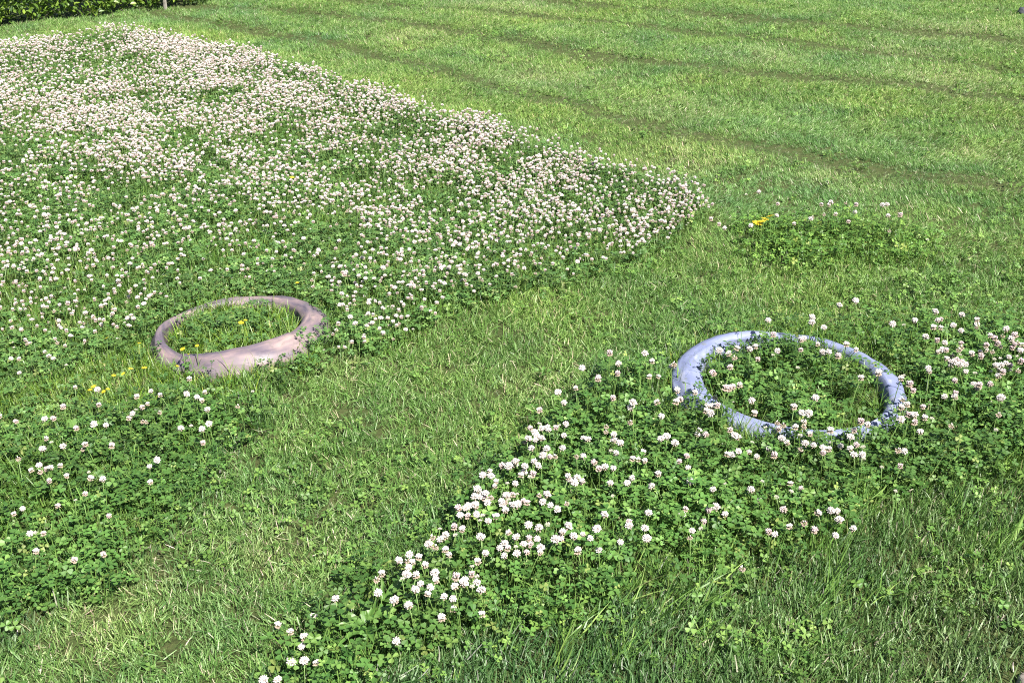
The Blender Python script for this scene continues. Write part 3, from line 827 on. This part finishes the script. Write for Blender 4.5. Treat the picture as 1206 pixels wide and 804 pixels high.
# ------------------------------------------------------------------ clover flowers
def spots(ox, oy, s, pts): return [(ox + a / s, oy + b_ / s) for a, b_ in pts]
E1 = spots(420, 480, 3.35, [(685,80),(728,82),(757,88),(785,78),(800,72),(825,65),(850,18),(818,110),(710,112),(705,128),(665,135),(690,160),(750,162),(812,160),(762,192),(782,193),(868,192),(912,125),(1032,45),(1076,50),(1120,58),(985,75),(983,95),(1015,128),(1040,140),(1023,180),(1130,175),(1112,205),(1137,210),(628,212),(575,230),(600,230),(700,212),(715,230),(663,232),(660,255),(683,275),(525,250),(530,270),(550,290),(475,322),(510,338),(530,355),(515,375),(545,310),(500,345),(595,300),(625,300),(590,345),(615,345),(632,345),(600,365),(578,380),(610,385),(635,382),(587,405),(720,345),(672,375),(440,385),(470,385),(402,395),(408,425),(438,428),(472,420),(487,447),(550,430),(765,385),(792,400),(938,215),(955,240),(980,235),(1013,240),(840,285),(870,275),(890,290),(1010,350),(1000,298),(1087,278),(1165,310),(1190,262),(1152,415),(978,422),(1075,450),(1075,465),(678,462),(720,475),(630,510),(680,515),(712,518),(725,552),(725,570),(565,555),(595,555),(628,550),(632,575),(583,585),(672,570),(508,575),(478,608),(835,468),(855,508),(785,520),(805,520),(872,565),(893,500),(920,515),(947,478),(955,562),(1040,530),(1145,515),(1137,475),(328,480),(350,505),(385,470),(390,505),(330,520),(285,540),(310,550),(490,510),(350,560),(365,580),(245,590),(270,620),(200,605),(220,610),(205,630),(198,658),(235,660),(253,695),(290,710),(280,735),(308,652),(312,680),(428,680),(475,670),(475,690),(388,705),(345,745),(380,755),(493,720),(100,655),(85,730),(150,760),(205,780)])
E2 = spots(520, 380, 4.02, [(795,240),(775,270),(728,270),(705,295),(757,305),(650,332),(845,312),(955,250),(980,242),(1065,240),(1048,300),(990,310),(950,335),(608,372),(615,400),(1050,470),(1158,467),(1175,418),(1195,425),(1070,538),(1105,570),(1160,630),(1125,655),(1168,690),(1175,752)])
E3 = spots(780, 370, 4.02, [(490,165),(300,205),(290,250),(370,245),(435,200),(600,175),(545,188),(430,278),(330,322),(293,370),(280,410),(605,215),(650,215),(585,215),(670,160),(710,90),(690,130),(770,145),(870,205),(825,262),(880,325),(445,120),(1087,330),(130,458),(155,465),(110,508),(243,500),(175,550),(165,570),(207,568),(60,610),(20,578),(15,282),(117,670),(318,535),(320,548),(340,575),(355,582),(330,665),(408,655),(305,665),(318,445),(320,470),(340,478),(388,505),(425,608),(505,638),(470,560),(520,553),(555,535),(590,608),(620,540),(645,582),(655,638),(688,517),(685,555),(715,620),(755,565),(797,610),(760,655),(850,585),(880,590),(870,620),(890,635),(925,625),(905,665),(945,665),(985,592),(1048,597),(1160,410),(1150,445),(1143,495),(1168,580),(1190,570),(1150,372),(530,668),(895,10)])
E4 = spots(1000, 340, 3.655, [(270,150),(300,148),(245,172),(375,115),(365,188),(422,215),(400,280),(465,280),(445,305),(530,312),(507,322),(562,293),(600,268),(628,290),(560,245),(505,190),(515,160),(568,190),(625,195),(620,232),(655,245),(670,265),(700,207),(725,228),(715,255),(735,255),(605,140),(470,180),(340,370),(375,398),(428,380),(432,410),(460,360),(505,365),(490,415),(527,408),(590,367),(625,357),(622,418),(650,345),(680,325),(695,330),(645,375),(665,345),(667,410),(443,475),(545,457),(490,505),(447,523),(342,535),(250,480),(235,560),(242,515),(148,650),(90,648),(342,645),(400,628),(295,697),(220,763),(140,770),(628,465),(650,490),(700,467),(590,522),(675,555),(575,485),(645,600)])
E5 = spots(800, 560, 2.97, [(37,22),(118,50),(290,22),(160,30),(250,50),(283,87),(340,75),(388,30),(390,57),(425,45),(365,118),(485,130),(530,122),(550,125),(437,165),(472,190),(385,178),(335,205),(312,195),(85,160),(45,193),(75,187),(38,217),(127,110),(103,118),(10,137),(22,117),(160,135),(608,185),(755,55),(560,155),(220,325),(545,210)])
E6 = spots(200, 640, 2.87, [(560,185),(485,245),(365,275),(408,297),(455,318),(445,347),(455,395),(495,403),(410,400),(318,460),(765,330),(920,250),(365,460),(1055,240),(955,220),(808,210)])
C1 = spots(0, 440, 3.093, [(295,35),(570,60),(610,78),(518,95),(560,98),(535,115),(503,115),(630,105),(395,118),(440,118),(358,98),(220,147),(25,177),(65,185),(137,178),(205,187),(305,207),(335,198),(440,178),(458,172),(418,200),(530,193),(695,155),(755,140),(715,175),(735,180),(730,198),(680,243),(195,235),(232,267),(80,238),(33,262),(283,255),(338,272),(387,275),(318,315),(397,335),(605,270),(545,338),(548,395),(158,312),(95,325),(75,340),(185,345),(232,330),(225,350),(243,372),(150,365),(180,390),(330,380),(375,385),(310,437),(275,462),(82,492),(50,510),(210,480),(397,517),(110,582),(130,580),(158,582),(132,647),(377,658),(270,678),(685,40),(688,68),(738,75),(768,60),(905,30),(905,110),(590,145),(8,300),(125,290)])
G1_ = spots(780, 200, 2.83, [(543,118),(540,135),(545,150),(538,165),(540,180),(525,112),(555,138),(600,145),(625,108),(715,130),(700,155),(745,172),(755,200),(787,187),(460,180),(430,185),(390,183),(362,190),(500,203),(605,175),(418,118),(275,72),(320,95),(870,222),(165,190),(190,210),(230,208),(645,150)])
flowers = []      # (nearness, head x, y, z, patch)
def add_fl(pts, patch, hz):
    for u, v in pts:
        zt = hz * rnd.uniform(.88, 1.12)
        px, py = P(u, v, zt)
        flowers.append((math.hypot(px, py), px, py, zt, patch))
for lst in (E1, E3):
    lst += [(u + rnd.choice((-1, 1)) * rnd.uniform(5, 11), v + rnd.uniform(-7, 7)) for u, v in list(lst) if rnd.random() < .38]
add_fl(E1, 'front', .098); add_fl(E2, 'front', .098); add_fl(E6, 'tail', .07)
for u, v in E3:
    c = P(u, v, .11)
    inside = math.hypot(c[0] - BLUE_C[0], c[1] - BLUE_C[1]) < BLUE_R - .05
    add_fl([(u, v)], 'inside' if inside else ('front' if v > 440 and u < 1030 else 'right'), .105 if v > 440 else .10)
E4 += [(rnd.uniform(1095, 1215), rnd.gauss(418, 24)) for _ in range(34)] + [(rnd.uniform(1206, 1300), rnd.gauss(425, 30)) for _ in range(25)]
add_fl(E4, 'right', .10); add_fl(E5, 'below', .085); add_fl(C1, 'left', .095); add_fl(G1_, 'strip', .09)
flowers.sort()
PLACE = {'edge': ('on the clover patch edge facing the mown strip', 'clover flowers on the patch edge'),
         'rim': ('crowded against the front of the blue ring', 'clover flowers against the blue ring'),
         'front': ('amid the leafy patch spreading before the blue ring', 'clover flowers before the blue ring'),
         'tail': ('at the patch tail beside the broad plantain leaves', 'clover flowers beside the plantain'),
         'inside': ('growing inside the blue ring', 'clover flowers inside the blue ring'),
         'right': ('in the loose group beside the blue ring', 'clover flowers beside the blue ring'),
         'below': ('where the blue ring patch thins into laid-over grass', 'clover flowers at the laid-over grass'),
         'left': ('in the dark green patch below the mauve ring', 'clover flowers below the mauve ring'),
         'strip': ('in the narrow tuft standing in the mown lawn', 'clover flowers of the narrow tuft')}
LOOK = {0: 'full round white clover flower', 1: 'full round white clover flower', 6: 'large white clover flower', 2: 'pinkish clover flower', 3: 'pinkish clover flower',
        4: 'half-open flat-topped clover flower', 7: 'half-open flat-topped clover flower', 5: 'small greenish budding clover flower', 8: 'brown withered clover flower'}
MIX = {'right': [2, 3, 3, 2, 4, 1, 5], 'strip': [2, 3, 3, 4, 8], 'front': [0, 1, 6, 0, 1, 6, 7, 4, 2, 5, 0, 1, 3, 8], 'left': [0, 2, 4, 7, 3, 5, 4, 7], 'inside': [0, 1, 2, 7, 5, 3], 'tail': [0, 1, 4, 7], 'below': [0, 2, 3, 7, 5, 1, 8]}
rest = []
for i, (_, px, py, zt, patch) in enumerate(flowers):
    kd = rnd.choice(MIX[patch]); hm, sm, tip = FL[kd]
    yaw = rnd.uniform(0, 6.283)
    sc = rnd.uniform(.85, 1.12) * (.85 if patch == 'left' else 1)
    zs = zt / tip[2]
    ox = (tip[0] * math.cos(yaw) - tip[1] * math.sin(yaw)) * sc; oy = (tip[0] * math.sin(yaw) + tip[1] * math.cos(yaw)) * sc
    bx, by = px - ox, py - oy
    g = float(gz(bx, by))
    if i < 300:
        o = empty('clover_flower', (bx, by, g), yaw)
        pl = patch
        if patch == 'front':
            pl = 'rim' if math.hypot(px - BLUE_C[0], py - BLUE_C[1]) < BLUE_R + .17 else ('edge' if px < P(640, 560, .1)[0] + (py - P(640, 560, .1)[1]) * .55 and px < .3 else 'front')
        tag(o, LOOK[kd] + ' ' + PLACE[pl][0], 'clover flower', PLACE[pl][1])
        h = bpy.data.objects.new('flower_head', hm); COL.objects.link(h); h.parent = o
        h.location = (tip[0] * sc, tip[1] * sc, zt - g); h.scale = (sc, sc, sc * rnd.uniform(.85, 1.05)); h.rotation_euler = (rnd.gauss(0, .22), rnd.gauss(0, .22), rnd.uniform(0, 6))
        s = bpy.data.objects.new('stem', sm); COL.objects.link(s); s.parent = o
        s.scale = (sc, sc, (zt - g) / tip[2])
    else:
        rest.append((bx, by, g, zt, patch))

def flower_stuff(name, label, X, Y, size, z=None):
    n = len(X)
    o = scatter(name, 'clover_flower', X, Y, rng.uniform(0, 6.28, n), rng.uniform(0, 6.28, n), np.abs(rng.normal(0, .22, n)), size, np.ones((n, 3)), z=z)
    return tag(o, label, 'clover flowers', kind='stuff')
for patches, lab in ((('strip',), 'small pinkish clover flowers of the narrow tuft in the mown lawn'), (('right', 'front', 'inside', 'below', 'tail'), 'farther clover flowers behind and beside the blue ring'), (('left',), 'farther clover flowers of the patch below the mauve ring')):
    r = [f for f in rest if f[4] in patches]
    if r:
        X = np.array([f[0] for f in r]); Y = np.array([f[1] for f in r])
        flower_stuff('clover_flowers', lab, X, Y, np.array([.97] * len(r)) * np.array([f[3] for f in r]) / (.085 if 'strip' in patches else .105 if 'left' in patches else .092))

# the wide meadow: thousands of flowers, thick far off and on its edge, thin towards the mauve ring
x, y = region(3700, ymax=12.5)
inside = in_zone(x, y, Z_MEADOW, .03, .02)
cl = fbm(x, y, 4.2, 3, 90.0); big = fbm(x, y, 1.1, 2, 15.0)
def near(u, v, rx, ry):
    c = P(u, v, .1); return np.exp(-(((x - c[0]) / rx) ** 2 + ((y - c[1]) / ry) ** 2))
den = .11 + .52 * smooth(3.7, 5.6, y) + .5 * smooth(5.6, 8.0, y)
den = den * np.clip(.35 + 4.2 * (cl - .38), .10, 1.7) * np.clip(.75 + 1.2 * (big - .4), .5, 1.3)
den *= 1 - .85 * near(85, 70, .55, .35)
den *= 1 - .75 * near(120, 385, .6, .35)
den *= 1 - .6 * near(290, 320, .5, .25)
den += .16 * near(470, 330, .5, .45) + .12 * near(60, 350, .5, .4)
den += .18 * near(700, 250, .5, .7)
k = inside & (rng.random(len(x)) < den) & (ring_d(x, y, MAUVE_C) > MAUVE_R + .1)
X, Y = x[k], y[k]
flower_stuff('clover_flowers', 'thousands of white clover flowers over the wide meadow behind the mauve ring', X, Y, np.c_[rng.uniform(.56, .92, (len(X), 1)) * np.ones((1, 2)), rng.uniform(.5, .85, len(X))])
print('meadow flowers', len(X), 'rest', len(rest))

# ------------------------------------------------------------------ yellow flowers
def yellow_head(R, n, seed):
    r = random.Random(seed); vs, fs, col = [], [], []
    for ring, (f, up) in enumerate(((1.0, .10), (.75, .3), (.45, .5))):
        m = int(n * (1 - .25 * ring))
        for k in range(m):
            a = 6.283 * k / m + ring * .3 + r.uniform(-.1, .1); L_ = R * f * r.uniform(.88, 1.08); w_ = R * .19
            d = Vector((math.cos(a), math.sin(a), 0)); s = Vector((-d.y, d.x, 0)); b0 = len(vs)
            vs += [d * R * .05, d * L_ * .6 + s * w_ / 2 + Vector((0, 0, L_ * up)), d * L_ + s * w_ * .35 + Vector((0, 0, L_ * up * .9)), d * L_ - s * w_ * .35 + Vector((0, 0, L_ * up * .9)), d * L_ * .6 - s * w_ / 2 + Vector((0, 0, L_ * up))]
            fs.append((b0, b0 + 1, b0 + 2, b0 + 3, b0 + 4)); g = r.uniform(.85, 1.05)
            col += [(.50 * g, .34 * g, .01)] + [(.66 * g, .52 * g, .03)] * 4
    # green cup below
    b0 = len(vs)
    for k in range(6):
        a = k * 1.0472; vs.append(Vector((R * .28 * math.cos(a), R * .28 * math.sin(a), R * .12)))
    for k in range(6):
        a = k * 1.0472; vs.append(Vector((R * .16 * math.cos(a), R * .16 * math.sin(a), -R * .35)))
    for k in range(6): fs.append((b0 + k, b0 + 6 + k, b0 + 6 + (k + 1) % 6, b0 + (k + 1) % 6))
    fs.append(tuple(b0 + 6 + k for k in range(6))); col += [(.08, .15, .03)] * 12
    return [tuple(v) for v in vs], fs, col
YH = []
for k in range(3):
    a, b_, c = yellow_head(1.0, 15, 70 + k)
    YH.append(mesh_obj('flower_head', a, b_, M_YELLOW, attrs={'col': c}, link=False).data)
svs, sfs, stip = stem_geo(.1, .012, .8, .0012)
YS = mesh_obj('stem', svs, sfs, M_STEM, smooth_shade=True, link=False).data
YEL = [(284, 380, .010, .12, 'm'), (289, 377, .007, .115, 'm'), (215, 411, .009, .10, 'e'), (232, 407, .006, .10, 'e'), (222, 417, .006, .09, 'e'), (350, 333, .008, .10, 'b'), (170, 433, .009, .10, 'l'), (164, 404, .006, .09, 'l'),
       (209, 431, .006, .08, 'l'), (126, 398, .008, .10, 'l'), (154, 434, .008, .10, 'l'), (145, 440, .007, .09, 'l'), (134, 442, .007, .09, 'l'), (110, 455, .008, .08, 'l'), (106, 459, .007, .08, 'l'), (122, 461, .007, .08, 'l'), (127, 458, .006, .08, 'l'),
       (892, 263, .017, .10, 's'), (897, 261, .014, .11, 's'), (901, 258, .013, .11, 's'), (907, 255, .015, .12, 's'), (344, 209, .011, .13, 'w')]
YL = {'m': 'small yellow flower in the grass inside the mauve ring', 'e': 'small yellow flower against the sunken side of the mauve ring', 'b': 'single yellow flower just behind the mauve ring', 'l': 'small yellow flower in the yellowish grass outside the mauve ring',
      's': 'bright yellow flower at the end of the narrow clover tuft', 'w': 'lone yellow flower among the white clover of the meadow'}
for u, v, R, H, g in YEL:
    px, py = P(u, v, H); yaw = rnd.uniform(0, 6.28)
    ox = stip[0] * math.cos(yaw) - stip[1] * math.sin(yaw); oy = stip[0] * math.sin(yaw) + stip[1] * math.cos(yaw)
    gg = float(gz(px - ox, py - oy))
    o = tag(empty('yellow_flower', (px - ox, py - oy, gg), yaw), YL[g], 'flower', 'small yellow flowers')
    h = bpy.data.objects.new('flower_head', rnd.choice(YH)); COL.objects.link(h); h.parent = o
    h.location = (stip[0], stip[1], H - gg); h.scale = (R * (1.25 if g == 's' else .95),) * 3; h.rotation_euler = (rnd.gauss(.1, .2), rnd.gauss(0, .2), rnd.uniform(0, 6))
    s = bpy.data.objects.new('stem', YS); COL.objects.link(s); s.parent = o; s.scale = (1, 1, (H - gg) / .1)

# ------------------------------------------------------------------ broad-leaved plantain at the tail of the patch
def broad_leaf(L_, W_, arch, seed):
    r = random.Random(seed); vs, fs, sh = [], [], []
    n = 9
    for i in range(n + 1):
        t = i / n
        wd = W_ * (math.sin(math.pi * min(1, t ** .8)) ** .9 * .95 + .07 * (1 - t)) * (1 if i < n else .05)
        xx = L_ * t; zz = arch * L_ * (t * .9 - 1.15 * t * t) + .006
        wv = .004 * math.sin(9 * t + seed)
        vs += [(xx, -wd / 2, zz + wd * .22 + wv), (xx, -wd * .25, zz + wd * .06), (xx, 0, zz - wd * .04), (xx, wd * .25, zz + wd * .06), (xx, wd / 2, zz + wd * .22 - wv)]
        sh += [.55 + .2 * math.sin(seed * 3), .7, .25, .7, .55]
    for i in range(n):
        for k in range(4):
            a = i * 5 + k; fs.append((a, a + 1, a + 6, a + 5))
    return vs, fs, sh
def plantain(u, v, leaves, label):
    c = P(u, v, .02); g = float(gz(*c))
    o = tag(empty('plantain', (c[0], c[1], g)), label, 'plant', 'broad-leaved plants')
    for k, (az, L_, W_, arch, tz) in enumerate(leaves):
        a, b_, s = broad_leaf(L_ * .8, W_ * .75, arch, k + int(u))
        lf = mesh_obj('leaf', a, b_, M_PLANT, o, attrs={'shade': s}, smooth_shade=True)
        lf.rotation_euler = (rnd.uniform(-.3, .3), -tz, math.radians(az)); lf.location = (0, 0, .03)
plantain(432, 742, [(-118, .13, .026, .25, .35), (20, .11, .028, .3, .55), (65, .10, .024, .3, .6), (165, .09, .028, .3, .45), (-160, .10, .026, .3, .4), (-70, .10, .024, .3, .35), (110, .09, .02, .3, .6)], 'broad-leaved plantain with long pale leaves at the tail of the clover')
plantain(452, 708, [(35, .10, .026, .3, .6), (-30, .07, .02, .3, .5), (140, .07, .02, .3, .6), (95, .06, .018, .3, .7)], 'plantain with one upright broad leaf beside a white clover flower')
plantain(640, 445, [(80, .045, .015, .3, .4), (0, .05, .014, .3, .35), (170, .045, .014, .3, .4), (270, .04, .014, .3, .3)], 'pale plantain rosette on the mown strip near the clover patch')
